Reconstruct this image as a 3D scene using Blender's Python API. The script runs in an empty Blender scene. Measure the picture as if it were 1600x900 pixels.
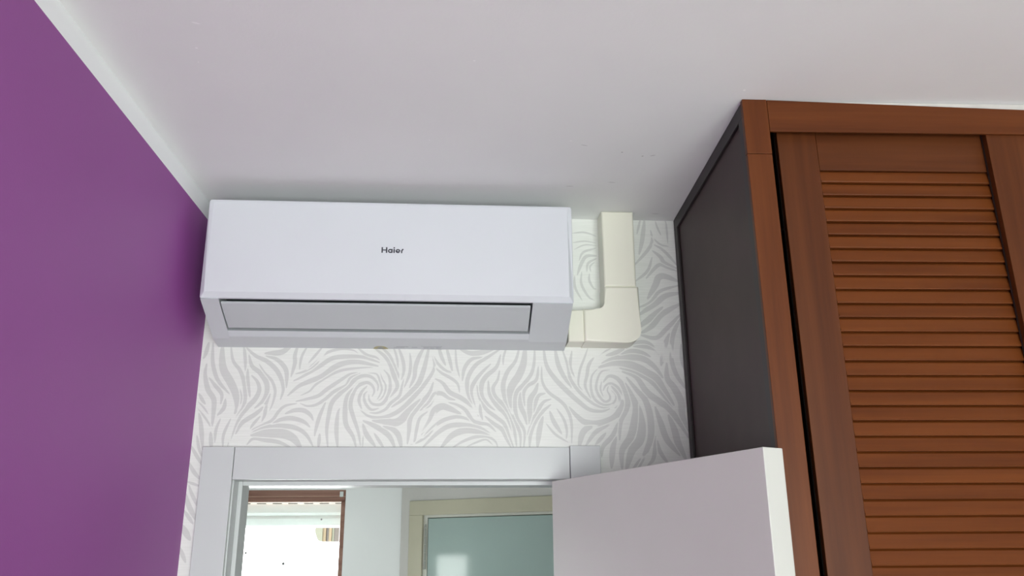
import bpy, bmesh, math
import numpy as np
from mathutils import Matrix, Vector

scene = bpy.context.scene
COL = scene.collection

# ------------------------------------------------------------------ camera
CZ = 1.83                                   # eye height; ceiling is 0.86 above it
YAW, PITCH, ROLL, FPX = 0.0402979476, 0.313619814, -0.0072785203, 1316.47384
fw = Vector((math.sin(YAW) * math.cos(PITCH), math.cos(YAW) * math.cos(PITCH), math.sin(PITCH)))
r0 = Vector((math.cos(YAW), -math.sin(YAW), 0))
u0 = r0.cross(fw)
rt = math.cos(ROLL) * r0 + math.sin(ROLL) * u0
up = -math.sin(ROLL) * r0 + math.cos(ROLL) * u0
cam_data = bpy.data.cameras.new('camera')
cam_data.sensor_width = 36.0
cam_data.lens = FPX / 1600 * 36.0
cam_data.clip_start = 0.02
cam = bpy.data.objects.new('camera', cam_data)
COL.objects.link(cam)
cam.matrix_world = Matrix(((rt.x, up.x, -fw.x, 0), (rt.y, up.y, -fw.y, 0), (rt.z, up.z, -fw.z, CZ), (0, 0, 0, 1)))
scene.camera = cam

# ------------------------------------------------------------------ sky, daylight, exposure
world = bpy.data.worlds.new('overcast_sky')
scene.world = world
world.use_nodes = True
bg = world.node_tree.nodes['Background']
bg.inputs[0].default_value = (0.975, 1.0, 0.99, 1)
bg.inputs[1].default_value = 12.3


def portal(name, loc, rot, sx, sy):
    l = bpy.data.lights.new(name, 'AREA')
    l.shape = 'RECTANGLE'
    l.size, l.size_y = sx, sy
    l.cycles.is_portal = True
    o = bpy.data.objects.new(name, l)
    COL.objects.link(o)
    o.location = loc
    o.rotation_euler = rot


# sampling portals in the three window openings (they emit nothing themselves)
RW = (-0.40, 1.95, 0.15, 2.25)               # bedroom window in the rear wall: x0 x1 z0 z1
portal('bedroom_window_portal', ((RW[0] + RW[1]) / 2, -2.02, (RW[2] + RW[3]) / 2), (math.radians(90), 0, 0), RW[1] - RW[0], RW[3] - RW[2])
portal('hall_window_portal', (-1.03, 4.42, 1.66), (math.radians(-90), 0, 0), 0.74, 1.02)
portal('hall_side_window_portal', (-1.47, 3.13, 1.63), (0, math.radians(-90), 0), 0.54, 0.34)

scene.view_settings.view_transform = 'Standard'
scene.view_settings.look = 'None'
scene.view_settings.gamma = 1.0
scene.view_settings.use_curve_mapping = False
scene.view_settings.exposure = 0.0
scene.cycles.max_bounces = 10
scene.cycles.diffuse_bounces = 7
scene.cycles.transparent_max_bounces = 12


# ------------------------------------------------------------------ helpers
def srgb(r, g, b):
    f = lambda c: (c / 255 / 12.92) if c <= 10 else ((c / 255 + 0.055) / 1.055) ** 2.4
    return (f(r), f(g), f(b), 1)


class NT:
    def __init__(self, name):
        self.m = bpy.data.materials.new(name)
        self.m.use_nodes = True
        self.t = self.m.node_tree
        self.b = self.t.nodes['Principled BSDF']

    def n(self, typ, **kw):
        nd = self.t.nodes.new(typ)
        for k, v in kw.items():
            setattr(nd, k, v)
        return nd

    def link(self, a, b):
        self.t.links.new(a, b)

    def noise(self, vec, scale, detail=3, rough=0.5):
        nd = self.n('ShaderNodeTexNoise')
        nd.inputs['Scale'].default_value = scale
        nd.inputs['Detail'].default_value = detail
        nd.inputs['Roughness'].default_value = rough
        self.link(vec, nd.inputs['Vector'])
        return nd.outputs['Fac']

    def ramp(self, fac, stops):
        nd = self.n('ShaderNodeValToRGB')
        cr = nd.color_ramp
        while len(cr.elements) < len(stops):
            cr.elements.new(0.5)
        for e, (p, c) in zip(cr.elements, stops):
            e.position = p
            e.color = c
        self.link(fac, nd.inputs['Fac'])
        return nd.outputs['Color']

    def mix(self, fac, a, b):
        nd = self.n('ShaderNodeMix', data_type='RGBA')
        for s, v in ((nd.inputs[0], fac), (nd.inputs[6], a), (nd.inputs[7], b)):
            if isinstance(v, (tuple, float, int)):
                s.default_value = v
            else:
                self.link(v, s)
        return nd.outputs[2]

    def bump(self, h, strength, dist=0.001):
        nd = self.n('ShaderNodeBump')
        nd.inputs['Strength'].default_value = strength
        nd.inputs['Distance'].default_value = dist
        self.link(h, nd.inputs['Height'])
        self.link(nd.outputs['Normal'], self.b.inputs['Normal'])

    def obj_vec(self, scale=(1, 1, 1), rnd=False):
        tc = self.n('ShaderNodeTexCoord')
        out = tc.outputs['Object']
        if rnd:
            oi = self.n('ShaderNodeObjectInfo')
            mu = self.n('ShaderNodeMath', operation='MULTIPLY')
            mu.inputs[1].default_value = 37.0
            self.link(oi.outputs['Random'], mu.inputs[0])
            ad = self.n('ShaderNodeVectorMath', operation='ADD')
            self.link(out, ad.inputs[0])
            self.link(mu.outputs[0], ad.inputs[1])
            out = ad.outputs[0]
        mp = self.n('ShaderNodeMapping')
        mp.inputs['Scale'].default_value = scale
        self.link(out, mp.inputs['Vector'])
        return mp.outputs[0]


def plain(name, col, rough=0.5, vary=0.04, nscale=6.0, bump=0.0, bscale=300, spec=0.5):
    """painted / moulded surface: base colour with slight mottling and fine relief"""
    q = NT(name)
    v = q.obj_vec()
    f = q.noise(v, nscale)
    lo = tuple(c * (1 - vary) for c in col[:3]) + (1,)
    hi = tuple(min(1, c * (1 + vary)) for c in col[:3]) + (1,)
    q.link(q.ramp(f, [(0.3, lo), (0.7, hi)]), q.b.inputs['Base Color'])
    q.b.inputs['Roughness'].default_value = rough
    q.b.inputs['Specular IOR Level'].default_value = spec
    if bump:
        q.bump(q.noise(v, bscale, 2), bump)
    return q.m


def wood(name, axis, dark, mid, light, rough=0.45):
    q = NT(name)
    sc = [38, 38, 38]
    sc[axis] = 1.6
    v = q.obj_vec(sc, rnd=True)
    g = q.noise(v, 1.0, 5, 0.6)
    col = q.ramp(g, [(0.25, dark), (0.5, mid), (0.78, light)])
    q.link(col, q.b.inputs['Base Color'])
    q.b.inputs['Roughness'].default_value = rough
    q.b.inputs['Specular IOR Level'].default_value = 0.2
    q.bump(g, 0.12, 0.0008)
    return q.m


M = {}
M['purple'] = plain('purple_wall_paint', (0.282, 0.068, 0.290, 1), 0.5, 0.02, 2.0, 0.12, 420)
M['white_wall'] = plain('white_wall_paint', (0.87, 0.885, 0.89, 1), 0.7, 0.02, 2.0, 0.1, 250)
M['hall_grey'] = plain('warm_grey_wall_paint', (0.60, 0.585, 0.56, 1), 0.7, 0.02)
M['filler'] = plain('grey_white_filler', (0.52, 0.50, 0.47, 1), 0.8, 0.06, 30)
M['room_wall'] = plain('pale_room_paint', (0.72, 0.71, 0.72, 1), 0.7, 0.02)
M['ac_white'] = plain('white_plastic', (0.56, 0.585, 0.605, 1), 0.36, 0.01)
M['ac_panel'] = plain('white_panel_plastic', (0.625, 0.645, 0.68, 1), 0.36, 0.01)
M['ac_flap'] = plain('pale_grey_plastic', (0.50, 0.525, 0.54, 1), 0.4, 0.01)
M['ac_dark'] = plain('dark_plastic', (0.11, 0.125, 0.13, 1), 0.6)
M['ink'] = plain('charcoal_print', (0.035, 0.038, 0.05, 1), 0.4)
M['cream'] = plain('cream_plastic', (0.76, 0.75, 0.645, 1), 0.28, 0.01)
M['casing'] = plain('white_lacquer', (0.535, 0.555, 0.555, 1), 0.36, 0.015)
M['leaf'] = plain('white_door_lacquer', (0.56, 0.56, 0.525, 1), 0.38, 0.015)
M['hall_cream'] = plain('cream_gloss_paint', (0.50, 0.475, 0.36, 1), 0.35)
M['hall_frame'] = plain('grey_white_gloss_paint', (0.62, 0.62, 0.56, 1), 0.35)
M['teal'] = plain('grey_green_gloss_paint', (0.36, 0.46, 0.435, 1), 0.08, 0.03, 3.0, 0.03, 40)
M['metal'] = plain('worn_steel', (0.35, 0.36, 0.33, 1), 0.4)
M['shutter'] = plain('white_shutter_plastic', (0.70, 0.74, 0.73, 1), 0.45)
M['slot'] = plain('dark_slot', (0.10, 0.09, 0.08, 1), 0.8)
M['dirt'] = plain('grey_dirt', (0.25, 0.25, 0.25, 1), 0.8)
M['floor'] = plain('beige_floor', (0.60, 0.56, 0.50, 1), 0.45)
M['side_dark'] = plain('dark_brown_laminate', (0.060, 0.040, 0.038, 1), 0.5, 0.10, 9.0, 0.05, 500, spec=0.22)
M['side_trim'] = plain('blackish_brown_laminate', (0.028, 0.022, 0.023, 1), 0.45, 0.08, spec=0.25)
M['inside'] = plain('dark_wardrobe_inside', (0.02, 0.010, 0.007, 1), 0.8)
WD, WM, WL = (0.066, 0.0155, 0.0034, 1), (0.100, 0.026, 0.0054, 1), (0.132, 0.037, 0.0085, 1)
M['wood_x'] = wood('red_brown_wood_across', 0, WD, WM, WL)
M['wood_z'] = wood('red_brown_wood_upright', 2, WD, WM, WL)
M['wood_slat'] = wood('orange_brown_slat_wood', 0, (0.078, 0.0185, 0.0036, 1), (0.118, 0.031, 0.0058, 1), (0.155, 0.043, 0.009, 1))
M['door_x'] = wood('dark_red_brown_wood_across', 0, (0.058, 0.0145, 0.0036, 1), (0.086, 0.0235, 0.0056, 1), (0.112, 0.033, 0.0085, 1))
M['door_z'] = wood('dark_red_brown_wood_upright', 2, (0.058, 0.0145, 0.0036, 1), (0.086, 0.0235, 0.0056, 1), (0.112, 0.033, 0.0085, 1))
M['brown_frame'] = wood('brown_window_wood', 0, (0.19, 0.095, 0.07, 1), (0.28, 0.15, 0.115, 1), (0.38, 0.23, 0.18, 1))
M['bead'] = plain('pale_pink_brown_bead', (0.55, 0.36, 0.28, 1), 0.5)  # pale tone paints the highlight line along the sash
M['tan'] = plain('tan_wood', (0.075, 0.050, 0.022, 1), 0.6)  # awning colours, this and next two: darkened to stand in for eave shade
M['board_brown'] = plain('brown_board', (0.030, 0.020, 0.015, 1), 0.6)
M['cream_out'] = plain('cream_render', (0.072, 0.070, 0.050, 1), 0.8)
M['gold'] = plain('gold_sticker', (0.42, 0.38, 0.20, 1), 0.4)
M['sticker'] = plain('grey_print', (0.42, 0.43, 0.45, 1), 0.5)


def glass():
    q = NT('window_glass')
    t = q.t
    tr = q.n('ShaderNodeBsdfTransparent')
    tr.inputs[0].default_value = (0.96, 0.98, 0.97, 1)
    gl = q.n('ShaderNodeBsdfGlossy')
    gl.inputs['Roughness'].default_value = 0.02
    fr = q.n('ShaderNodeFresnel')
    fr.inputs[0].default_value = 1.45
    mx = q.n('ShaderNodeMixShader')
    q.link(fr.outputs[0], mx.inputs[0])
    q.link(tr.outputs[0], mx.inputs[1])
    q.link(gl.outputs[0], mx.inputs[2])
    q.link(mx.outputs[0], t.nodes['Material Output'].inputs['Surface'])
    return q.m


M['glass'] = glass()


def ceiling_mat():
    q = NT('ceiling_paint')
    v = q.obj_vec()
    f = q.noise(v, 3.0, 4)
    col = q.ramp(f, [(0.3, (0.765, 0.77, 0.77, 1)), (0.7, (0.80, 0.805, 0.80, 1))])
    # paint chips and scuffs: (x, y, half length, half width, angle, colour)
    marks = CEIL_MARKS
    for (x, y, a, b, ang, c) in marks:
        mp = q.n('ShaderNodeMapping', vector_type='TEXTURE')
        mp.inputs['Location'].default_value = (x, y, 0)
        mp.inputs['Rotation'].default_value = (0, 0, ang)
        mp.inputs['Scale'].default_value = (a, b, 1)
        q.link(v, mp.inputs['Vector'])
        sx = q.n('ShaderNodeSeparateXYZ')
        q.link(mp.outputs[0], sx.inputs[0])
        cb = q.n('ShaderNodeCombineXYZ')
        q.link(sx.outputs[0], cb.inputs[0])
        q.link(sx.outputs[1], cb.inputs[1])
        ln = q.n('ShaderNodeVectorMath', operation='LENGTH')
        q.link(cb.outputs[0], ln.inputs[0])
        mr = q.n('ShaderNodeMapRange')
        mr.inputs['From Min'].default_value = 1.0
        mr.inputs['From Max'].default_value = 0.5
        mr.inputs['To Max'].default_value = c[3]
        q.link(ln.outputs['Value'], mr.inputs['Value'])
        col = q.mix(mr.outputs[0], col, (c[0], c[1], c[2], 1))
    q.link(col, q.b.inputs['Base Color'])
    q.b.inputs['Roughness'].default_value = 0.75
    q.bump(q.noise(v, 160, 4, 0.6), 0.25, 0.0012)
    return q.m


def wallpaper_mat():
    q = NT('swirl_wallpaper')
    at = q.n('ShaderNodeAttribute', attribute_name='stroke')
    mr = q.n('ShaderNodeMapRange', interpolation_type='SMOOTHSTEP')
    mr.inputs['From Min'].default_value = -0.0007
    mr.inputs['From Max'].default_value = 0.0007
    q.link(at.outputs['Fac'], mr.inputs['Value'])
    v = q.obj_vec((14, 1, 330))
    lin = q.noise(v, 1.0, 3, 0.6)
    base = q.ramp(lin, [(0.3, (0.69, 0.70, 0.665, 1)), (0.7, (0.77, 0.78, 0.745, 1))])
    ink = q.ramp(lin, [(0.3, (0.555, 0.56, 0.54, 1)), (0.7, (0.60, 0.605, 0.585, 1))])
    q.link(q.mix(mr.outputs[0], base, ink), q.b.inputs['Base Color'])
    q.b.inputs['Roughness'].default_value = 0.55
    q.bump(lin, 0.25, 0.0006)
    return q.m


def box(bm, x0, x1, y0, y1, z0, z1):
    v = [bm.verts.new((x, y, z)) for x in (x0, x1) for y in (y0, y1) for z in (z0, z1)]
    for f in ((0, 1, 3, 2), (4, 6, 7, 5), (0, 4, 5, 1), (2, 3, 7, 6), (0, 2, 6, 4), (1, 5, 7, 3)):
        bm.faces.new([v[i] for i in f])
    return v


def prism(bm, poly, a0, a1, mapf):
    """extrude a closed 2D outline from a0 to a1; mapf(p, q, a) -> xyz"""
    lo = [bm.verts.new(mapf(p, q, a0)) for p, q in poly]
    hi = [bm.verts.new(mapf(p, q, a1)) for p, q in poly]
    n = len(poly)
    for i in range(n):
        j = (i + 1) % n
        bm.faces.new((lo[i], lo[j], hi[j], hi[i]))
    bm.faces.new(lo)
    bm.faces.new(hi[::-1])


def mesh(bm, name):
    bmesh.ops.recalc_face_normals(bm, faces=bm.faces[:])
    me = bpy.data.meshes.new(name)
    bm.to_mesh(me)
    bm.free()
    return me


def obj(name, bm, mat, parent=None, loc=None, bevel=0.0, seg=2, smooth=True):
    me = bm if isinstance(bm, bpy.types.Mesh) else mesh(bm, name)
    if mat is not None and not me.materials:
        me.materials.append(mat)
    o = bpy.data.objects.new(name, me)
    COL.objects.link(o)
    if parent is not None:
        o.parent = parent
    if loc is not None:
        o.location = loc
    if bevel:
        b = o.modifiers.new('edge', 'BEVEL')
        b.width = bevel
        b.segments = seg
        b.limit_method = 'ANGLE'
        b.angle_limit = math.radians(35)
        if smooth:
            for p in me.polygons:
                p.use_smooth = True
            w = o.modifiers.new('normals', 'WEIGHTED_NORMAL')
            w.keep_sharp = True
    return o


def bx(name, dims, mat, parent=None, bevel=0.0, seg=2):
    bm = bmesh.new()
    box(bm, *dims)
    return obj(name, bm, mat, parent, bevel=bevel, seg=seg)


def tag(o, label, cat=None, kind=None, group=None):
    o['label'] = label
    if cat:
        o['category'] = cat
    if kind:
        o['kind'] = kind
    if group:
        o['group'] = group
    return o


def empty(name, loc, rz=0.0):
    o = bpy.data.objects.new(name, None)
    COL.objects.link(o)
    o.empty_display_size = 0.05
    o.location = loc
    o.rotation_euler = (0, 0, rz)
    return o


# wall frame of the papered wall: u runs to the right along it, -y is out into the room
WX, WY, WYAW = -0.677377, 2.032020, math.radians(1.5499)


def on_wall(name, u, off, z):
    c, s = math.cos(WYAW), math.sin(WYAW)
    return empty(name, (WX + u * c + off * s, WY + u * s - off * c, z), WYAW)


CEIL = CZ + 0.86

# ------------------------------------------------------------------ room shell
tag(bx('floor', (-1.7, 2.6, -2.2, 4.6, -0.08, 0.0), M['floor']), 'beige floor of the bedroom and hall', 'floor', 'structure')
K = (0.30, 0.29, 0.29)
CEIL_MARKS = [
    (-0.4767, 1.2228, 0.009, 0.0022, 0.35, (0.93, 0.93, 0.93, 0.9)),
    (-0.4985, 1.2955, 0.003, 0.003, 0, (0.93, 0.93, 0.93, 0.9)),
    (-0.5089, 1.3396, 0.0018, 0.0018, 0, (0.93, 0.93, 0.93, 0.9)),
    (0.5074, 1.4081, 0.003, 0.003, 0, (0.93, 0.93, 0.93, 0.9)),
    (0.1945, 1.6211, 0.003, 0.002, 0, (0.93, 0.93, 0.93, 0.9)),
    (-0.1093, 1.6258, 0.002, 0.002, 0, (0.93, 0.93, 0.93, 0.9)),
    (-0.0119, 1.3219, 0.003, 0.002, 0, (0.93, 0.93, 0.93, 0.9)),
    (0.3136, 1.6719, 0.003, 0.003, 0, (0.3, 0.29, 0.29, 0.55)),
    (0.3626, 1.6893, 0.003, 0.003, 0, (0.3, 0.29, 0.29, 0.55)),
    (0.3849, 1.6857, 0.008, 0.002, -0.4, (0.3, 0.29, 0.29, 0.55)),
    (0.3144, 1.8277, 0.012, 0.0016, 0.1, (0.3, 0.29, 0.29, 0.55)),
    (0.2156, 1.8517, 0.012, 0.0018, 0.0, (0.3, 0.29, 0.29, 0.55)),
    (0.4571, 2.0158, 0.013, 0.0018, 0.03, (0.3, 0.29, 0.29, 0.55)),
    (0.2259, 1.6409, 0.01, 0.0014, 0.3, (0.3, 0.29, 0.29, 0.55)),
]
tag(bx('ceiling', (-1.7, 2.6, -2.2, 4.6, CEIL, CEIL + 0.1), ceiling_mat()), 'matt off-white ceiling with small chips and scuffs', 'ceiling', 'structure')

BAND = CZ + 0.8145
w = tag(bx('wall_left', (WX - 0.1, WX, -2.1, 2.035, 0.0, BAND), M['purple']), 'plain purple painted wall on the left', 'wall', 'structure')
bx('white_paint_band', (WX - 0.1, WX, -2.1, 2.035, BAND, CEIL), M['white_wall'], w)

tag(bx('wall_right', (2.4, 2.5, -2.1, 2.3, 0.0, CEIL), M['room_wall']), 'pale wall beyond the wardrobe', 'wall', 'structure')
bm = bmesh.new()
box(bm, -0.8, RW[0], -2.1, -2.0, 0, CEIL)
box(bm, RW[1], 2.5, -2.1, -2.0, 0, CEIL)
box(bm, RW[0], RW[1], -2.1, -2.0, 0, RW[2])
box(bm, RW[0], RW[1], -2.1, -2.0, RW[3], CEIL)
tag(obj('wall_rear', bm, M['room_wall']), 'pale wall behind the camera with the bedroom window', 'wall', 'structure')

# papered wall with the doorway
OP0, OP1, OPZ = 0.092, 0.912, CZ + 0.197     # rough opening behind the casing
wb = on_wall('wall_back', 0, 0, 0)
tag(wb, 'white wall papered with pale grey swirling flame-like stripes around the doorway', 'wall', 'structure')
bm = bmesh.new()
T = 0.112
box(bm, -0.85, OP0, 0.0005, T, 0, CEIL)
box(bm, OP1, 3.15, 0.0005, T, 0, CEIL)
box(bm, OP0, OP1, 0.0005, T, OPZ, CEIL)
obj('masonry', bm, M['white_wall'], wb)

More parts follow.
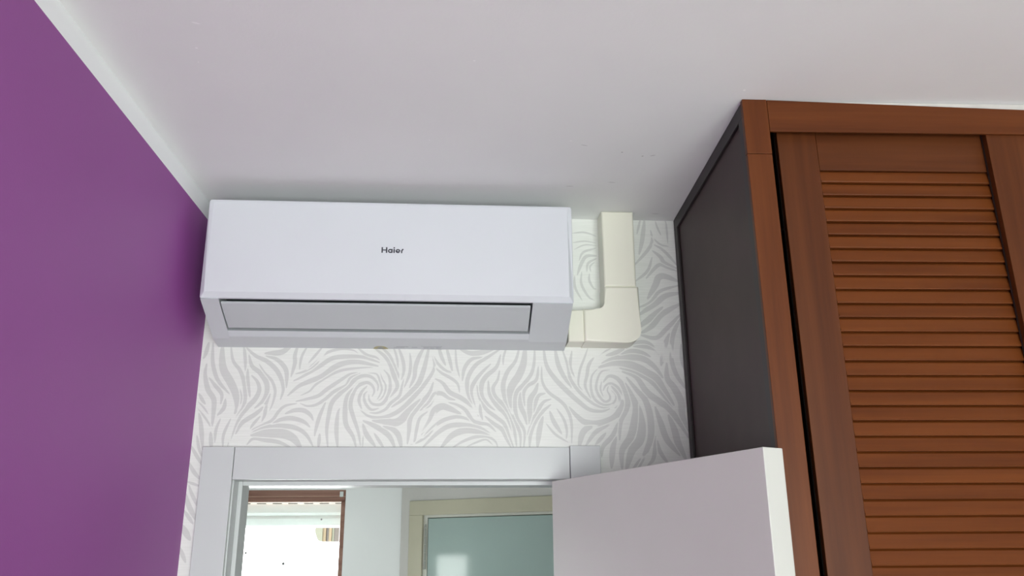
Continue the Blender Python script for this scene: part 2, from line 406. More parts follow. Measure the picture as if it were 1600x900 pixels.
STROKES = """8.6 15 2346 10 2317 5 2303;
8.6 25 2346 28 2303 36 2272 49 2247 77 2217;
10.9 15 2292 14 2266 24 2230 40 2206 43 2181 43 2137;
16.7 48 2341 51 2301 58 2275 76 2247 90 2220 97 2189 93 2170;
8.6 68 2341 77 2301 96 2276 108 2248 114 2214 112 2187 100 2165 90 2132;
7.2 99 2344 106 2304 109 2273;
8.1 114 2281 117 2248 126 2209;
8.1 24 2258 40 2239 58 2217 58 2192;
8.6 68 2206 66 2184 52 2165;
7.2 4 2219 14 2203 23 2192;
4.0 3 2200 18 2186 33 2167;
4.6 5 2183 26 2159 45 2132;
9.2 9 2173 17 2143 27 2084;
8.6 41 2127 47 2084;
10.9 114 2315 124 2287 145 2270 162 2245 164 2220 156 2201 138 2183;
10.9 125 2264 140 2248 146 2228 138 2206 122 2187 106 2165 97 2143 87 2103;
6.3 140 2293 156 2270 174 2251 184 2226 181 2198 174 2177;
9.8 104 2335 130 2313 159 2299 182 2279 197 2254 203 2229 198 2204;
9.8 155 2313 180 2305 198 2290 208 2271 210 2233;
12.1 152 2319 190 2322 208 2334 219 2345;
8.6 232 2345 225 2316 226 2294 219 2260;
5.8 255 2340 243 2316 239 2294 239 2277;
5.8 291 2337 271 2311 258 2294;
6.3 298 2323 270 2285 248 2274 228 2268;
6.9 238 2196 211 2190 196 2176 184 2157 166 2146 133 2131;
9.8 165 2192 142 2170 112 2148 99 2121;
8.1 173 2220 165 2195 164 2170 158 2151;
6.3 154 2165 139 2146 132 2132;
9.8 212 2171 233 2179 255 2179 272 2168 280 2154;
9.8 182 2146 203 2157 229 2160 257 2152 274 2138;
9.8 136 2124 161 2138 198 2142 236 2138 264 2122 284 2092;
19.6 136 2120 173 2124 205 2124 233 2114 256 2089;
8.6 128 2097 142 2111 169 2108 202 2103 234 2089;
4.6 118 2181 101 2159 90 2127 83 2089;
6.3 61 2159 53 2132 53 2100;
6.3 85 2159 72 2121 73 2089;
4.6 100 2231 106 2206 98 2178;
6.3 257 2280 280 2302 304 2323 337 2332 365 2329 379 2321;
9.8 226 2251 247 2262 284 2286 316 2308 354 2313 393 2311 433 2298;
12.1 215 2215 238 2237 259 2248 294 2263 323 2286 350 2297 383 2299 430 2289;
6.3 245 2215 266 2226 281 2243 313 2266 345 2279 389 2285 417 2286;
4.6 406 2272 426 2269 435 2250 440 2230 431 2208 423 2200;
8.6 235 2201 262 2207 288 2215 309 2232 341 2255 362 2269 381 2273;
7.5 246 2196 263 2190 284 2193 305 2207 326 2226 353 2241 363 2260 387 2272;
9.8 318 2090 313 2133 316 2171 322 2199 340 2221 358 2238 377 2258 396 2265 415 2261 430 2244 430 2227;
7.2 296 2090 297 2125;
8.1 306 2199 294 2165 287 2133 285 2116;
9.2 341 2090 336 2133 337 2171 341 2185;
10.4 385 2090 376 2117 358 2146 354 2182 357 2213 370 2232 380 2246;
9.2 395 2095 388 2128 373 2168 366 2193 370 2218 380 2238 402 2248 416 2241 422 2227 417 2213;
6.9 394 2182 386 2204 391 2224 405 2241;
6.3 435 2185 416 2182 401 2199 398 2218 406 2227;
7.5 409 2219 411 2205 421 2195 440 2195 453 2210 460 2236 456 2264 442 2281;
4.0 426 2202 439 2208 447 2222 449 2241 440 2258 434 2275;
6.9 413 2174 432 2174 451 2183 464 2199 483 2216 489 2242 493 2261;
9.8 458 2210 474 2230 477 2244 468 2267 458 2295 443 2315 417 2335;
6.3 373 2338 399 2318 421 2312 433 2304;
7.5 431 2341 454 2318 464 2298 478 2270 479 2256;
9.8 391 2180 411 2166 438 2162 466 2169 492 2186 516 2211 546 2248 566 2285 561 2319;
10.9 465 2188 489 2205 513 2228 529 2247 540 2279 547 2310 553 2345;
9.8 507 2236 518 2262 520 2287 529 2316 544 2345;
6.9 494 2236 506 2270 508 2299 505 2325;
7.5 476 2339 488 2307 492 2281 487 2253;
5.2 462 2344 474 2310 478 2278;
16.7 421 2155 444 2154 472 2150 490 2158 509 2180 536 2208;
11.5 398 2155 423 2144 448 2130 465 2114 478 2087;
11.5 445 2141 467 2136 484 2120 493 2087;
10.4 398 2147 408 2122 431 2092;
6.9 426 2125 441 2103 452 2087;
10.9 565 2250 555 2222 531 2191 512 2164 509 2130 506 2098;
6.3 574 2225 558 2194 542 2183;
6.9 553 2178 534 2161 527 2133 522 2103 513 2098;
8.1 575 2189 562 2155 538 2120;
6.3 576 2147 554 2120 530 2103 517 2101;
3.5 400 2119 400 2090;
6.3 562 2319 576 2296 596 2279 616 2274;
8.1 575 2343 584 2314 595 2291;
7.5 594 2343 603 2311 612 2274;
5.2 618 2340 621 2297 630 2260;
6.9 567 2288 585 2273 610 2259 625 2245 630 2223;
10.4 569 2259 588 2248 606 2225 634 2211 659 2192 676 2172;
9.8 534 2180 556 2200 569 2220 586 2222 603 2211 620 2206;
15.0 541 2128 560 2155 570 2180 587 2190 606 2185 634 2172;
8.6 603 2200 625 2194 645 2181 662 2156 678 2150 700 2146 720 2128;
8.6 542 2114 563 2136 590 2156 623 2165 648 2160 662 2150;
10.4 542 2090 577 2125 607 2143 642 2145 678 2139 712 2120;
13.8 586 2090 613 2120 643 2132 673 2130 709 2120;
6.9 613 2090 640 2106 668 2116 698 2117 717 2106 724 2090;
4.6 648 2093 673 2104 695 2110 713 2096;
11.5 629 2334 655 2324 683 2326 720 2338;
8.6 636 2254 641 2285 658 2308 686 2314;
9.2 676 2167 659 2200 649 2231 650 2262 669 2294 700 2315 734 2338;
8.6 706 2297 683 2274 664 2248 658 2223 670 2184;
10.4 731 2321 720 2289 695 2266 684 2246 684 2217 700 2195 717 2181;
9.8 728 2280 723 2257 712 2237 717 2215 739 2192 753 2164 764 2128 769 2093;
9.8 700 2254 703 2223 720 2195 745 2167 759 2128;
8.6 672 2243 678 2214 695 2184 720 2164 739 2148 750 2120 762 2090;
6.9 681 2203 681 2178 687 2156;
9.2 692 2167 712 2150 734 2134 745 2112 756 2090;
5.2 747 2344 738 2315 737 2292;
10.4 779 2345 768 2306 748 2278 737 2246 740 2218 751 2184 770 2145 778 2120 778 2090;
16.7 793 2348 788 2301 776 2269 759 2243 752 2218 753 2190 759 2170;
9.2 816 2345 815 2307 808 2275 790 2249 770 2226 765 2201 770 2164 788 2131 786 2090;
8.1 825 2292 819 2258 796 2241 787 2221 790 2190;
12.7 823 2249 816 2229 804 2209 802 2181 800 2145;
10.4 779 2226 779 2195 790 2167 795 2145;
8.6 841 2224 824 2218 815 2195 812 2173;
9.2 855 2210 835 2201 818 2173 806 2148 794 2118;
9.8 854 2196 834 2179 814 2154 803 2123 800 2090;
11.5 834 2167 825 2134 819 2090;
11.1 838 2345 845 2296 865 2262 897 2228 923 2204 950 2184 980 2180 1001 2187;
10.4 867 2342 874 2300 887 2269 907 2238;
7.6 884 2342 898 2296 904 2262 921 2234 940 2214 964 2196 990 2189 1008 2197;
7.6 833 2292 834 2254 849 2227 879 2204 895 2183 904 2150 903 2100;
15.2 899 2190 918 2168 938 2153 972 2150 1010 2164 1028 2191 1026 2218 1006 2245;
9.7 851 2180 861 2153 880 2123;
5.5 841 2150 864 2123 896 2103;
6.2 868 2187 885 2160 892 2133 890 2110;
13.1 920 2090 931 2127 951 2143 972 2147;
9.7 936 2094 961 2127 992 2147 1020 2164;
8.3 988 2127 960 2097;
10.4 1020 2154 1004 2120 980 2094 975 2068;
12.4 1013 2117 1003 2087 998 2041;
11.8 1021 2110 1026 2154 1041 2184 1046 2208 1037 2242 1021 2263 1001 2268 986 2252;
16.6 1024 2041 1026 2084 1048 2117 1060 2154 1066 2191 1057 2218 1041 2252;
18.7 1034 2038 1050 2084 1071 2110 1078 2147 1073 2198;
14.5 1064 2041 1087 2087 1099 2120 1100 2167 1090 2208 1071 2232 1045 2266;
9.0 1085 2045 1103 2068 1111 2120;
6.9 1048 2038 1072 2064 1090 2077;
9.0 1112 2114 1120 2081 1139 2051;
13.8 1114 2191 1125 2154 1139 2110 1170 2071;
15.2 1146 2171 1158 2137 1166 2101 1183 2061;
14.5 1036 2280 1070 2266 1095 2229 1125 2205 1148 2188 1176 2147 1194 2114;
10.4 1029 2289 1070 2277 1107 2256 1136 2222 1161 2184;
18.0 977 2290 1009 2301 1044 2301 1078 2289 1098 2277 1121 2263 1140 2232 1162 2195;
13.8 985 2301 1016 2313 1058 2317 1093 2312 1120 2291 1139 2264;
9.7 1031 2322 1059 2333 1087 2330 1111 2318;
9.0 1063 2346 1102 2344 1122 2337 1132 2323;
12.4 1148 2355 1142 2323 1135 2295;
15.9 1150 2302 1149 2264 1165 2239 1180 2205 1181 2171 1195 2127;
10.4 1165 2352 1163 2313 1171 2278 1186 2250 1199 2233;
8.3 1190 2352 1190 2306 1199 2278;
5.9 1000 2245 996 2232 1002 2218 1000 2208 988 2204 975 2218 968 2238 973 2262 984 2280 1005 2284;
6.9 985 2231 993 2245 1007 2249 1023 2238 1030 2218 1025 2198 1011 2187;
6.2 1006 2232 1016 2221 1015 2208 1004 2197 981 2197 961 2214 955 2242 959 2269 974 2287;
7.6 954 2211 941 2242 946 2269 954 2300 982 2325 1011 2340;
5.5 934 2231 924 2248 929 2283 940 2311 952 2343;
5.5 961 2300 972 2318 993 2336;
9.7 996 2321 1017 2327 1046 2340;
6.9 910 2332 905 2293 915 2265;
4.1 983 2256 979 2235 986 2214;
10.3 1115 2694 1112 2672 1105 2631 1095 2592;
5.5 1104 2694 1092 2649;
7.9 1130 2663 1132 2632 1118 2605 1079 2561;
4.8 1131 2645 1153 2623 1178 2617;
7.1 1134 2623 1156 2610 1176 2589 1195 2563;
9.5 1131 2605 1151 2588 1162 2571 1194 2556;
7.1 1080 2518 1115 2548 1130 2588;
8.7 1110 2527 1132 2553 1149 2566 1170 2558 1194 2548;
15.1 1111 2472 1134 2510 1143 2530 1160 2534 1196 2520;
7.9 1081 2446 1118 2463 1145 2493 1200 2511;
13.5 1084 2427 1130 2459 1160 2481 1202 2490;
13.5 1078 2392 1116 2421 1150 2451;
13.5 1085 2377 1119 2400 1145 2430 1200 2462;
10.3 1077 2379 1125 2368 1155 2392 1203 2439;
8.7 1047 2340 1076 2355 1104 2355 1123 2339 1131 2327;
11.9 1162 2380 1148 2347 1139 2306;
10.3 1193 2422 1170 2372 1164 2315;
4.8 1144 2690 1148 2672 1158 2646;
4.8 1170 2695 1173 2677 1174 2624;
4.8 920 2650 952 2653 986 2642;
3.9 919 2623 951 2628 985 2623;
3.5 923 2604 953 2618 984 2616;
5.6 936 2574 948 2597 984 2610;
8.2 930 2534 942 2566 956 2586 984 2588;
6.0 955 2543 960 2567 983 2581;
4.3 966 2543 964 2558 978 2571;
5.6 923 2533 924 2499 941 2464;
6.0 942 2543 940 2510 957 2476 974 2465;
5.6 962 2539 961 2520 971 2499 980 2497;
6.5 10 2119 18 2089 28 2067;
7.3 -3 2097 15 2070 30 2048;
8.1 -2 2056 12 2034 30 2015;
5.7 -2 2012 30 2001;
7.3 4 2004 13 1983 33 1950;
10.1 -2 1986 9 1957 31 1922;
7.3 -1 1947 24 1915;
12.2 -4 1915 21 1880;
8.1 -2 1866 16 1831"""


def wallpaper():
    du = 0.002
    U0, U1, Z0, Z1 = 0.0, 1.224, 1.72, CEIL
    us = np.linspace(U0, U1, int((U1 - U0) / du) + 1)
    zs = np.linspace(Z0, Z1, int((Z1 - Z0) / du) + 1)
    F = np.full((len(zs), len(us)), -0.02)      # nearest stroke
    F2 = F.copy()                               # second nearest
    for s in STROKES.split(';'):
        a = [float(q) for q in s.split()]
        wid = a[0] / 1000 * 0.58
        E = np.full_like(F, -0.02)
        P = np.array(a[1:]).reshape(-1, 2) / 1000
        Q = np.vstack([2 * P[0] - P[1], P, 2 * P[-1] - P[-2]])
        pts = []
        for i in range(1, len(Q) - 2):
            A, B, C, D = Q[i - 1], Q[i], Q[i + 1], Q[i + 2]
            k = max(6, int(np.linalg.norm(C - B) / 0.0012))
            t = (np.arange(k) / k)[:, None]
            pts.append(0.5 * (2 * B + (C - A) * t + (2 * A - 5 * B + 4 * C - D) * t ** 2 + (3 * B - A - 3 * C + D) * t ** 3))
        pts = np.vstack(pts)
        n = len(pts)
        sl = np.concatenate([[0], np.cumsum(np.linalg.norm(np.diff(pts, axis=0), axis=1))])
        sl /= sl[-1]
        rad = wid * (0.22 + 0.78 * np.sin(np.pi * sl) ** 0.7)
        for (x, y), r in zip(pts, rad):
            R = r + 0.010
            i0, i1 = np.searchsorted(us, (x - R, x + R))
            j0, j1 = np.searchsorted(zs, (y - R, y + R))
            if i0 >= i1 or j0 >= j1:
                continue
            d = r - np.hypot(us[None, i0:i1] - x, zs[j0:j1, None] - y)
            np.maximum(E[j0:j1, i0:i1], d, out=E[j0:j1, i0:i1])
        F2 = np.maximum(F2, np.minimum(F, E))
        F = np.maximum(F, E)
    # neighbouring strokes never touch: a thin light gap stays between them
    F = np.minimum(F, (F - F2) * 0.5 - 0.0013)
    verts, faces, vals = [], [], []

    def patch(uu, zz, fld):
        base = len(verts)
        for j, z in enumerate(zz):
            for i, u in enumerate(uu):
                verts.append((u, 0.0, z))
        vals.extend(fld.ravel().tolist())
        w_ = len(uu)
        for j in range(len(zz) - 1):
            for i in range(w_ - 1):
                uc, zc = (uu[i] + uu[i + 1]) / 2, (zz[j] + zz[j + 1]) / 2
                if OP0 < uc < OP1 and zc < OPZ:
                    continue
                k = base + j * w_ + i
                faces.append((k, k + 1, k + w_ + 1, k + w_))
    patch(us, zs, F)
    zl = np.arange(0.0, Z0 + 1e-6, 0.01)
    # the paper goes on below with its pattern repeat
    for a, b in ((0.0, 0.09), (0.915, 1.224)):
        ul = np.linspace(a, b, max(3, int((b - a) / 0.008)))
        jj = np.searchsorted(zs, 1.74 + np.mod(zl - 1.74, 0.60))
        ii = np.searchsorted(us, ul)
        patch(ul, zl, F[np.ix_(np.clip(jj, 0, len(zs) - 1), np.clip(ii, 0, len(us) - 1))])
    me = bpy.data.meshes.new('wallpaper')
    me.from_pydata(verts, [], faces)
    at = me.attributes.new('stroke', 'FLOAT', 'POINT')
    at.data.foreach_set('value', np.array(vals, dtype=np.float32))
    me.update()
    return me


wp = obj('wallpaper', wallpaper(), wallpaper_mat(), wb)

# ------------------------------------------------------------------ bedroom window behind the camera
t = empty('window_2', ((RW[0] + RW[1]) / 2, -2.05, RW[2]))
tag(t, 'bedroom window behind the camera', 'window', 'structure')
hw, hh = (RW[1] - RW[0]) / 2, RW[3] - RW[2]
for x0, x1, z0, z1 in ((-hw, -hw + .05, 0, hh), (hw - .05, hw, 0, hh), (-hw + .05, hw - .05, 0, .05), (-hw + .05, hw - .05, hh - .05, hh)):
    bx('window_frame', (x0, x1, -.03, .03, z0, z1), M['casing'], t)
bx('pane', (-hw + .05, hw - .05, -.004, .004, .05, hh - .05), M['glass'], t)

# ------------------------------------------------------------------ hall beyond the doorway
HL = -1.45
SW = (2.96, 3.30, 1.36, 1.90)                # small side window: y0 y1 z0 z1
bm = bmesh.new()
box(bm, HL - .1, HL, 1.95, SW[0], 0, CEIL)
box(bm, HL - .1, HL, SW[1], 4.55, 0, CEIL)
box(bm, HL - .1, HL, SW[0], SW[1], 0, SW[2])
box(bm, HL - .1, HL, SW[0], SW[1], SW[3], CEIL)
tag(obj('wall_hall_left', bm, M['white_wall']), 'white side wall of the hall with a small window', 'wall', 'structure')
t = empty('window_3', (HL - .05, (SW[0] + SW[1]) / 2, SW[2]))
tag(t, 'small window in the side wall of the hall', 'window', 'structure')
hw, hh = (SW[1] - SW[0]) / 2, SW[3] - SW[2]
for y0, y1, z0, z1 in ((-hw, -hw + .03, 0, hh), (hw - .03, hw, 0, hh), (-hw + .03, hw - .03, 0, .03), (-hw + .03, hw - .03, hh - .03, hh)):
    bx('window_frame', (-.03, .03, y0, y1, z0, z1), M['casing'], t)
bx('pane', (-.004, .004, -hw + .03, hw - .03, .03, hh - .03), M['glass'], t)

HW0, HW1, HWB, HWT = -1.40, -0.655, 1.15, CZ + 0.342
YW = 4.30
bm = bmesh.new()
box(bm, HL, HW0, YW, YW + .2, 0, CEIL)
box(bm, HW1, -0.30, YW, YW + .2, 0, CEIL)
box(bm, HW0, HW1, YW, YW + .2, 0, HWB)
box(bm, HW0, HW1, YW, YW + .2, HWT, CEIL)
tag(obj('wall_hall_end', bm, M['white_wall']), 'pale bluish-white wall beside the hall window', 'wall', 'structure')
t = empty('window_1', ((HW0 + HW1) / 2, YW + .02, HWB))
tag(t, 'hall window with brown wooden frame and partly lowered white shutter', 'window', 'structure')
cx, hw, hh = (HW0 + HW1) / 2, (HW1 - HW0) / 2, HWT - HWB
zf = CZ + 0.288 - HWB                        # underside of the top rail
bx('frame_rail', (-hw, hw, -.015, .05, zf + .024, hh), M['brown_frame'], t, .003)
bx('glazing_bead', (-hw, hw - .004, -.009, .05, zf + .021, zf + .024), M['bead'], t)  # painted highlight strip, also closes the gap between frame and sash
bx('sash_rail', (-hw, hw - .004, -.006, .05, zf, zf + .021), M['brown_frame'], t, .004)
bx('frame_stile', (hw - .021, hw, -.015, .05, 0, zf), M['brown_frame'], t, .003)
bx('frame_stile', (-hw, -hw + .03, -.015, .05, 0, zf), M['brown_frame'], t, .003)
bx('frame_rail', (-hw + .03, hw - .021, -.015, .05, 0, .05), M['brown_frame'], t, .003)
bx('latch', (hw - .030, hw - .012, -.022, -.014, hh - .034, hh - .008), M['shutter'], t, .002)
pane = bx('pane', (-hw + .03, hw - .021, .02, .026, .05, zf), M['glass'], t)
for px_, pz_, r in ((-.7744 - cx, CZ + .2029 - HWB, .0045), (-.9445 - cx, CZ - .004 - HWB, .0075), (-1.13 - cx, CZ + .047 - HWB, .006)):
    bm = bmesh.new()
    bmesh.ops.create_circle(bm, cap_ends=True, radius=r, segments=9, matrix=Matrix.Translation((px_, .0195, pz_)) @ Matrix.Rotation(math.pi / 2, 4, 'X'))
    obj('dirt_spot', bm, M['dirt'], pane)
# roller shutter, two slats showing below the rail
for z0, z1 in ((.2215, .290), (.1662, .2195)):
    z0 += CZ - HWB + (.004 if z0 > .2 else 0)
    z1 += CZ - HWB + (.003 if z1 > .25 else .0058)
    bm = bmesh.new()
    prof = [(.085, z0), (.080, z0 + .2 * (z1 - z0)), (.080, z0 + .75 * (z1 - z0)), (.086, z1), (.096, z1), (.096, z0)]
    prism(bm, prof, -hw + .02, hw - .012, lambda p, q, a: (a, p, q))
    sl = obj('shutter_slat', bm, M['shutter'], t)
    if z0 > CZ - HWB + .2:
        for k in range(9):
            x = -hw + .055 + k * .078
            bx('slot', (x, x + .046, .0785, .0802, z0 + .0565, z0 + .0605), M['slot'], sl)

# overhang outside the hall window, its shade put into the board colours
t = empty('awning', (-1.02, 6.0, CZ + .136))
tag(t, 'cream and brown boarded overhang outside, seen through the hall window', 'awning')
bm = bmesh.new()
poly = [(-.045, 0), (-.035, 0), (-.035, .3), (-.085, .3), (-.085, .06), (-.075, .03), (-.062, .005)]
prism(bm, poly, -.02, .25, lambda p, q, a: (p, a, q))
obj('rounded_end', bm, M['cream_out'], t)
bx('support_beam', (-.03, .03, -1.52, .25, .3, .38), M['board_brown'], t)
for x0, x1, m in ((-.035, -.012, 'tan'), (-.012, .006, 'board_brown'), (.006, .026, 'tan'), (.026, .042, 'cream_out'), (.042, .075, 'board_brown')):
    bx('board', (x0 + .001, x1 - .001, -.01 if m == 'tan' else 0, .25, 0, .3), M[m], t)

# angled wall with the glossy grey-green door
AY = math.atan2(-0.4393, 0.8983)
wa = empty('wall_hall_angled', (-0.3289, 4.2313, 0), AY)
tag(wa, 'white hall wall around the grey-green door', 'wall', 'structure')
D0, D1, DT = 0.073, 0.90, CZ + 0.2134
bm = bmesh.new()
box(bm, -.0535, D0, 0.004, .12, 0, CEIL)
box(bm, D1, 1.75, 0.004, .12, 0, CEIL)
box(bm, D0, D1, 0.004, .12, DT, CEIL)
obj('masonry', bm, M['hall_grey'], wa)
t = empty('door_2', (-0.3289, 4.2313, 0), AY)
tag(t, 'glossy grey-green door in a cream frame across the hall', 'door', 'structure')
bx('casing_stile', (0, D0, -.012, .004, 0, DT), M['hall_cream'], t, .002)
bx('casing_stile', (D1, D1 + .073, -.012, .004, 0, DT), M['hall_cream'], t, .002)
bx('casing_head', (0, D1 + .073, -.012, .004, DT, CZ + .281), M['hall_cream'], t, .002)
bx('jamb_lining', (D0, D0 + .021, .004, .10, 0, DT - .012), M['hall_frame'], t)
bx('jamb_lining', (D1 - .021, D1, .004, .10, 0, DT - .012), M['hall_frame'], t)
bx('jamb_head', (D0, D1, .004, .10, DT - .012, DT), M['hall_frame'], t)
bx('door_stop', (D0 + .021, D1 - .021, .046, .10, DT - .05, DT - .012), M['hall_frame'], t)
bx('door_stop', (D0 + .021, D0 + .045, .046, .10, 0, DT - .05), M['hall_frame'], t)
bx('door_stop', (D1 - .045, D1 - .021, .046, .10, 0, DT - .05), M['hall_frame'], t)
bx('door_leaf', (D0 + .024, D1 - .024, .003, .043, .01, DT - .015), M['teal'], t, .003)
hg = CZ + .157
bm = bmesh.new()
for k in range(5):
    bmesh.ops.create_cone(bm, cap_ends=True, segments=12, radius1=.0048, radius2=.0048, depth=.036,
                          matrix=Matrix.Translation((D0 + .0135, -.004, hg - .022 - k * .0375)))
bmesh.ops.create_cone(bm, cap_ends=True, segments=12, radius1=.0056, radius2=.003, depth=.016, matrix=Matrix.Translation((D0 + .0135, -.004, hg + .006)))
obj('hinge', bm, M['metal'], t)
tag(bx('wall_hall_right', (1.10, 1.20, 2.10, 4.55, 0, CEIL), M['white_wall']), 'white wall closing the right end of the hall', 'wall', 'structure')

# ------------------------------------------------------------------ casing of the bedroom doorway
t = on_wall('trim_1', 0.5, 0, 0)
tag(t, 'white lacquered flat casing around the open doorway', 'door frame', 'structure')
S = -0.5
G = 0.0006
bx('casing_stile', (S + .0302, S + .1038 - G, -.013, 0, 0, CZ + .2608), M['casing'], t, .0012)
bx('casing_stile', (S + .8961 + G, S + .9701, -.0135, 0, 0, CZ + .2645), M['casing'], t, .0012)
bx('casing_head', (S + .1038 + G, S + .8961 - G, -.012, 0, CZ + .1853, CZ + .2605), M['casing'], t, .0012)
JZ, SZ = CZ + .1860, CZ + .1755
bx('jamb_lining', (S + .0925, S + .1062, .0002, .112, 0, JZ), M['casing'], t, .001)
bx('jamb_lining', (S + .8975, S + .9115, .0002, .112, 0, JZ), M['casing'], t, .001)
bx('jamb_head', (S + .0925, S + .9115, .0002, .112, JZ, CZ + .1965), M['casing'], t, .001)
bx('door_stop', (S + .1062, S + .1168, .042, .112, 0, JZ), M['casing'], t, .0015)
bx('door_stop', (S + .8870, S + .8975, .042, .112, 0, JZ), M['casing'], t, .0015)
bx('door_stop', (S + .1168, S + .8870, .042, .112, SZ, JZ), M['casing'], t, .0015)

# ------------------------------------------------------------------ open door leaf
LZ = CZ + .1776
ha, hb = Vector((.1709, 2.0123)), Vector((.4701, 1.3918))
ang = math.atan2(hb.y - ha.y, hb.x - ha.x)
L = (hb - ha).length
t = empty('door_1', (ha.x, ha.y, 0), ang)
tag(t, 'plain white door standing open, its free edge against the wardrobe', 'door', 'structure')
bx('door_leaf', (0, L, 0, .0440, .008, LZ), M['leaf'], t, .0016)
for z in (.25, 1.05, 1.80):
    bm = bmesh.new()
    bmesh.ops.create_cone(bm, cap_ends=True, segments=12, radius1=.006, radius2=.006, depth=.09, matrix=Matrix.Translation((-.004, .0495, z)))
    obj('hinge', bm, M['metal'], t)

# ------------------------------------------------------------------ air conditioner
ac = on_wall('air_conditioner', .4645, 0, CZ + .503)
ac.rotation_euler = (0, math.radians(.12), WYAW)
tag(ac, 'white wall-mounted split air conditioner above the doorway', 'air conditioner')
UL, UR = .0365 - .4645, .8925 - .4645
OL, OR = .0790 - .4645, .7965 - .4645
zz = lambda z: z - .503
am = lambda p, q, a: (a, -p, zz(q))
side = [(0, .503), (.052, .5115), (.066, .5175), (.183, .5705), (.178, .575), (.178, .8105), (.165, .8110), (0, .8110)]
mid = [(0, .503), (.064, .5135), (.0665, .5150), (.0785, .5245), (.0745, .5285), (.060, .545), (.060, .590), (.165, .590), (.178, .5760), (.178, .8105), (.165, .8110), (0, .8110)]
bm = bmesh.new()
prism(bm, side, UL + .0025, OL, am)
prism(bm, side, OR, UR - .0025, am)
prism(bm, mid, OL, OR, am)
body = obj('body', bm, M['ac_white'], ac)
bm = bmesh.new()
box(bm, OL - .004, OR + .004, -.17, -.062, zz(.5885), zz(.5895))
box(bm, OL - .004, OR + .004, -.0625, -.0605, zz(.545), zz(.589))
obj('outlet_cavity', bm, M['ac_dark'], ac)
# front panel: flat face with a narrow chamfered border, lower edge turned under
bm = bmesh.new()
zb, zt, c = zz(.5735), zz(.8140), .013


def ring(ins, off_t, off_b, dz_t, dz_b, rt_, rb_):
    """rounded outline: inset at the sides, depth at top and bottom, corner radii"""
    x0, x1, z1, z0 = UL + ins, UR - ins, zt - dz_t, zb + dz_b
    pts = []
    for (cx_, cz_, r, a0) in ((x1 - rt_, z1 - rt_, rt_, 0), (x0 + rt_, z1 - rt_, rt_, 90), (x0 + rb_, z0 + rb_, rb_, 180), (x1 - rb_, z0 + rb_, rb_, 270)):
        for k in range(6):
            an = math.radians(a0 + 18 * k)
            px_, pz_ = cx_ + r * math.cos(an), cz_ + r * math.sin(an)
            s_ = (pz_ - zb) / (zt - zb)
            pts.append((px_, -(off_b + (off_t - off_b) * s_), pz_))
    return [bm.verts.new(p) for p in pts]


R = [ring(.001, .1735, .1735, .001, 0, .006, .003), ring(0, .1862, .1800, 0, 0, .007, .003), ring(.0012, .1882, .1812, .0012, .0008, .0065, .003), ring(.011, .1896, .1900, .006, .0125, .003, .002)]
for a in range(len(R) - 1):
    n_ = len(R[a])
    for i in range(n_):
        j = (i + 1) % n_
        bm.faces.new((R[a][i], R[a][j], R[a + 1][j], R[a + 1][i]))
bm.faces.new(R[0])
bm.faces.new(R[-1])
panel = obj('front_panel', bm, M['ac_panel'], ac)
# air flap lying in the slanted outlet
P0, P1 = Vector((.1728, .5640)), Vector((.0885, .5282))
dv = (P1 - P0).normalized()
nv = Vector((-dv.y, dv.x))
if nv.y < 0:
    nv = -nv
fp = [P0, P0 + (P1 - P0) * .33 - nv * .0012, P0 + (P1 - P0) * .66 - nv * .0012, P1, P1 + nv * .006, P0 + nv * .006]
bm = bmesh.new()
prism(bm, [tuple(p) for p in fp], OL + .0035, OR - .0045, am)
obj('air_flap', bm, M['ac_flap'], ac, bevel=.0008)
bx('flap_pivot', (OR - .085, OR - .083, -.0795, -.0775, zz(.5225), zz(.5255)), M['ac_white'], ac)
# stickers under the body
ub = lambda off, d=.0003: zz(.503 + off * .0105 / .064 - d)


def sticker(name, pts, mat):
    bm = bmesh.new()
    top = [bm.verts.new((u - .4645, -o, ub(o, .0002))) for u, o in pts]
    bot = [bm.verts.new((u - .4645, -o, ub(o, .0006))) for u, o in pts]
    bm.faces.new(top)
    bm.faces.new(bot[::-1])
    for i in range(len(pts)):
        j = (i + 1) % len(pts)
        bm.faces.new((top[i], bot[i], bot[j], top[j]))
    return obj(name, bm, mat, body)


sticker('round_sticker', [(.4335 + .018 * math.cos(k * math.pi / 10), .0005 + .017 * math.sin(k * math.pi / 10)) for k in range(11)], M['gold'])
sticker('round_sticker_core', [(.4335 + .008 * math.cos(k * math.pi / 10), .0005 + .0165 * math.sin(k * math.pi / 10)) for k in range(11)], M['metal'])
for u0_, u1_, o0, o1 in ((.466, .492, .008, .0105), (.472, .502, .014, .016), (.510, .524, .010, .0135), (.533, .585, .0185, .0195),
                         (.537, .585, .001, .003), (.540, .552, .008, .011), (.556, .566, .007, .010), (.570, .582, .008, .011), (.538, .584, .0135, .0148)):
    sticker('printed_line', [(u0_, o0), (u1_, o0), (u1_, o1), (u0_, o1)], M['sticker'])


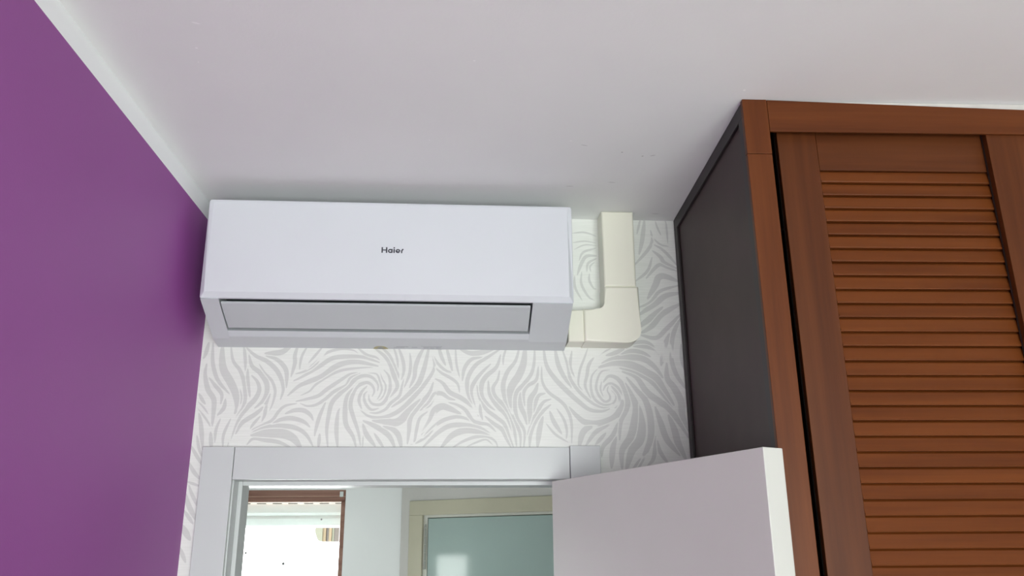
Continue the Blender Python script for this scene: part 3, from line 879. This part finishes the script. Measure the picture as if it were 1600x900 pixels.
# logo lettering on the panel
def logo():
    bm = bmesh.new()
    D = .0004

    def stroke(pts, wd):
        pts = [Vector(p) for p in pts]
        lo, ro = [], []
        for i, p in enumerate(pts):
            a = pts[max(0, i - 1)]
            b = pts[min(len(pts) - 1, i + 1)]
            d_ = (b - a).normalized()
            nn = Vector((-d_.y, d_.x)) * wd / 2
            lo.append(p + nn)
            ro.append(p - nn)
        prev = None
        for l_, r_ in zip(lo, ro):
            q = [bm.verts.new((v.x, y, v.y)) for v in (l_, r_) for y in (0, -D)]
            if prev:
                bm.faces.new((prev[1], prev[3], q[3], q[1]))
                bm.faces.new((prev[0], prev[1], q[1], q[0]))
                bm.faces.new((prev[2], q[2], q[3], prev[3]))
            prev = q
    arc = lambda cx_, cy_, rx, ry, a0, a1, n=22: [(cx_ + rx * math.cos(math.radians(a0 + (a1 - a0) * k / n)), cy_ + ry * math.sin(math.radians(a0 + (a1 - a0) * k / n))) for k in range(n + 1)]
    H, X, W = .0140, .0098, .0032           # cap height, x-height, stem
    stroke([(W / 2, 0), (W / 2, H)], W)
    stroke([(.0118, 0), (.0118, H)], W)
    stroke([(W / 2, H * .5), (.0118, H * .5)], .0026)
    stroke(arc(.0204, X / 2, .0040, X / 2 - .0014, 0, 360, 28), .0029)
    stroke([(.0243, 0), (.0243, X)], .0029)
    stroke([(.0293, 0), (.0293, X)], W)
    stroke([(.0293, .0112), (.0293, .0142)], W)
    stroke(arc(.0382, X / 2, .0044, X / 2 - .0013, 0, 318, 26), .0026)
    stroke([(.0338, X / 2 - .0006), (.0437, X / 2 - .0006)], .0019)
    stroke([(.0468, -.0002), (.0470, .0050), (.0480, .0078), (.0506, .0100)], .0030)
    return bm


lg = obj('brand_lettering', logo(), M['ink'], panel)
lg.location = (.4425 - .4645, -.1898, zz(.6865))

# ------------------------------------------------------------------ pipe trunking beside it
t = on_wall('pipe_trunking', 1.03, 0, CZ + .510)
tag(t, 'cream plastic pipe trunking bending from the ceiling to the air conditioner', 'trunking')


def solid(name, poly, depth, rad, y0=0.0):
    bm = bmesh.new()
    prism(bm, poly, -.0002, -depth, lambda p, q, a: (p - 1.03, a, q - .510))
    front = [e for e in bm.edges if all(abs(v.co.y + depth) < 1e-6 for v in e.verts)]
    bmesh.ops.bevel(bm, geom=front, offset=rad, segments=4, profile=.5, affect='EDGES')
    o = obj(name, bm, M['cream'], t)
    for p in o.data.polygons:
        p.use_smooth = True
    o.data.set_sharp_from_angle(angle=math.radians(40))
    o.modifiers.new('normals', 'WEIGHTED_NORMAL').keep_sharp = True
    return o


def arcp(cx_, cy_, r, a0, a1, n=10):
    return [(cx_ + r * math.cos(math.radians(a0 + (a1 - a0) * k / n)), cy_ + r * math.sin(math.radians(a0 + (a1 - a0) * k / n))) for k in range(n + 1)]


solid('straight_duct', [(.9885, .6540), (1.0705, .6540), (1.0725, .8595), (.9885, .8595)], .060, .007)
solid('corner_elbow', [(.9335, .5095)] + arcp(1.042, .5435, .034, -90, 0) + [(1.0755, .655), (.987, .655)] + arcp(.969, .6135, .018, 0, -90) + [(.9335, .5955)], .0625, .008)
solid('end_connector', [(.8945, .5115), (.9350, .5115), (.9350, .5935), (.8945, .5935)], .0575, .005)

# ------------------------------------------------------------------ wardrobe
XS, YF, YB = .514, 1.440, 2.058
XE = 1.95
wd = empty('wardrobe', (XS, YF, 0))
tag(wd, 'reddish-brown wooden wardrobe with louvered sliding doors and dark side', 'wardrobe')
ZT = CEIL - CZ                               # heights below are relative to the eye, shifted by CZ
dep = YB - YF


def wbx(name, x0, x1, y0, y1, z0, z1, mat, parent=None, bevel=.001):
    b_ = bmesh.new()
    cx_, cy_, cz_ = (x0 + x1) / 2, (y0 + y1) / 2, (z0 + z1) / 2
    box(b_, x0 - cx_, x1 - cx_, y0 - cy_, y1 - cy_, z0 - cz_, z1 - cz_)
    o = obj(name, b_, M[mat], parent or wd, bevel=bevel)
    o.location = (cx_, cy_, cz_)
    return o


H = CEIL - .001
wbx('side_panel', .006, .022, .012, dep, 0, H, 'side_dark')
wbx('side_edge_strip', .000, .0058, .0120, .040, 0, H - .031, 'side_trim')
wbx('side_edge_strip', .000, .0058, dep - .032, dep, 0, H - .031, 'side_trim')
wbx('side_edge_strip', .000, .0058, .0120, dep, H - .031, H, 'side_trim')
wbx('back_panel', .022, XE - XS, dep - .012, dep, 0, H - .03, 'inside')
wbx('top_panel', .0225, XE - XS - .0205, .024, dep - .0125, CZ + .834, CZ + .846, 'inside', bevel=0)
wbx('side_lining', .0222, .0262, .0125, dep - .0125, 0, CZ + .8335, 'inside', bevel=0)  # dark lining and top panel added to keep stray light out of the door gap
wbx('far_side_panel', XE - XS - .02, XE - XS, .03, dep - .012, 0, H - .03, 'wood_z')
wbx('frame_stile', -.002, .0465, 0, .0118, 0, CZ + .7405, 'wood_z')
wbx('corner_block', -.002, .0465, -.0006, .0118, CZ + .7412, H, 'wood_z')
# top rail, scribed to the uneven ceiling
b_ = bmesh.new()
ln = XE - XS - .0472
poly = [(0, 0), (ln, 0), (ln, .8585 - .7898 - .0275 * ln), (0, .8585 - .7898)]
prism(b_, poly, 0, .0055, lambda p, q, a: (p, a, q))
o = obj('frame_rail', b_, M['wood_x'], wd, bevel=.001)
o.location = (.0472, 0, CZ + .7898)
wbx('ceiling_filler', .0472, XE - XS, .006, .022, CZ + .824, H, 'filler', bevel=0)
wbx('frame_stile', XE - XS - .05, XE - XS, .0, .0118, 0, CZ + .7895, 'wood_z')

PITCH_S = .02718
NS = 27 + 22
slat_me = {}


def slat_mesh(length):
    b__ = bmesh.new()
    p_ = PITCH_S
    prof = [(.0055, p_ * .5 + .004), (.0000, p_ * .5 - .0012), (-.0060, -p_ * .5 + .0042), (-.0052, -p_ * .5 + .0026), (-.0036, -p_ * .5 + .0022), (.0030, -p_ * .5 + .0024), (.0095, p_ * .5 + .004)]
    prism(b__, prof, -length / 2, length / 2, lambda p, q, a: (a, p, q))
    return mesh(b__, 'slat')


def sliding_door(x0, x1, y, top, zslat):
    """louvered door; coordinates relative to the wardrobe origin"""
    back = wbx('sliding_door', x0, x1, y + .014, y + .018, .04, top, 'inside', bevel=0)  # dark backing board added so the gaps between slats stay dark
    bl = back.location
    sw, th = .0775, .014

    def part(name, a0, a1, z0, z1, mat, yy=0.0):
        o = wbx(name, a0 - bl.x, a1 - bl.x, y + yy - bl.y, y + th - .0002 - bl.y, z0 - bl.z, z1 - bl.z, mat, back, .0012)
        return o
    zb_ = zslat - NS * PITCH_S
    part('stile', x0, x0 + sw, .04, top, 'door_z')
    part('stile', x1 - sw, x1, .04, top, 'door_z')
    part('rail', x0 + sw + .0004, x1 - sw - .0004, zslat + .0003, top, 'door_x', .001)
    part('rail', x0 + sw + .0004, x1 - sw - .0004, zb_ - .12, zb_ - .001, 'door_x', .001)
    part('lower_panel', x0 + sw + .0004, x1 - sw - .0004, .04, zb_ - .1205, 'door_x', .004)
    key = round(x1 - x0, 4)
    if key not in slat_me:
        slat_me[key] = slat_mesh(x1 - x0 - 2 * sw - .001)
        slat_me[key].materials.append(M['wood_slat'])
    for k in range(NS):
        s_ = bpy.data.objects.new('slat', slat_me[key])
        COL.objects.link(s_)
        s_.parent = back
        s_.location = ((x0 + x1) / 2 - bl.x, y + .0062 - bl.y, zslat - (k + .5) * PITCH_S - bl.z)
    return back


yd1, yd2 = .0245, .0060
k1 = (YF + yd1) / YF
sliding_door(.573 * k1 - XS, .573 * k1 - XS + .70, yd1, CZ + .82, CZ + .7078 * k1)
k2 = (YF + yd2) / YF
sliding_door(.9885 * k2 - XS, .9885 * k2 - XS + .70, yd2, CZ + .82, CZ + .7078 * k2)
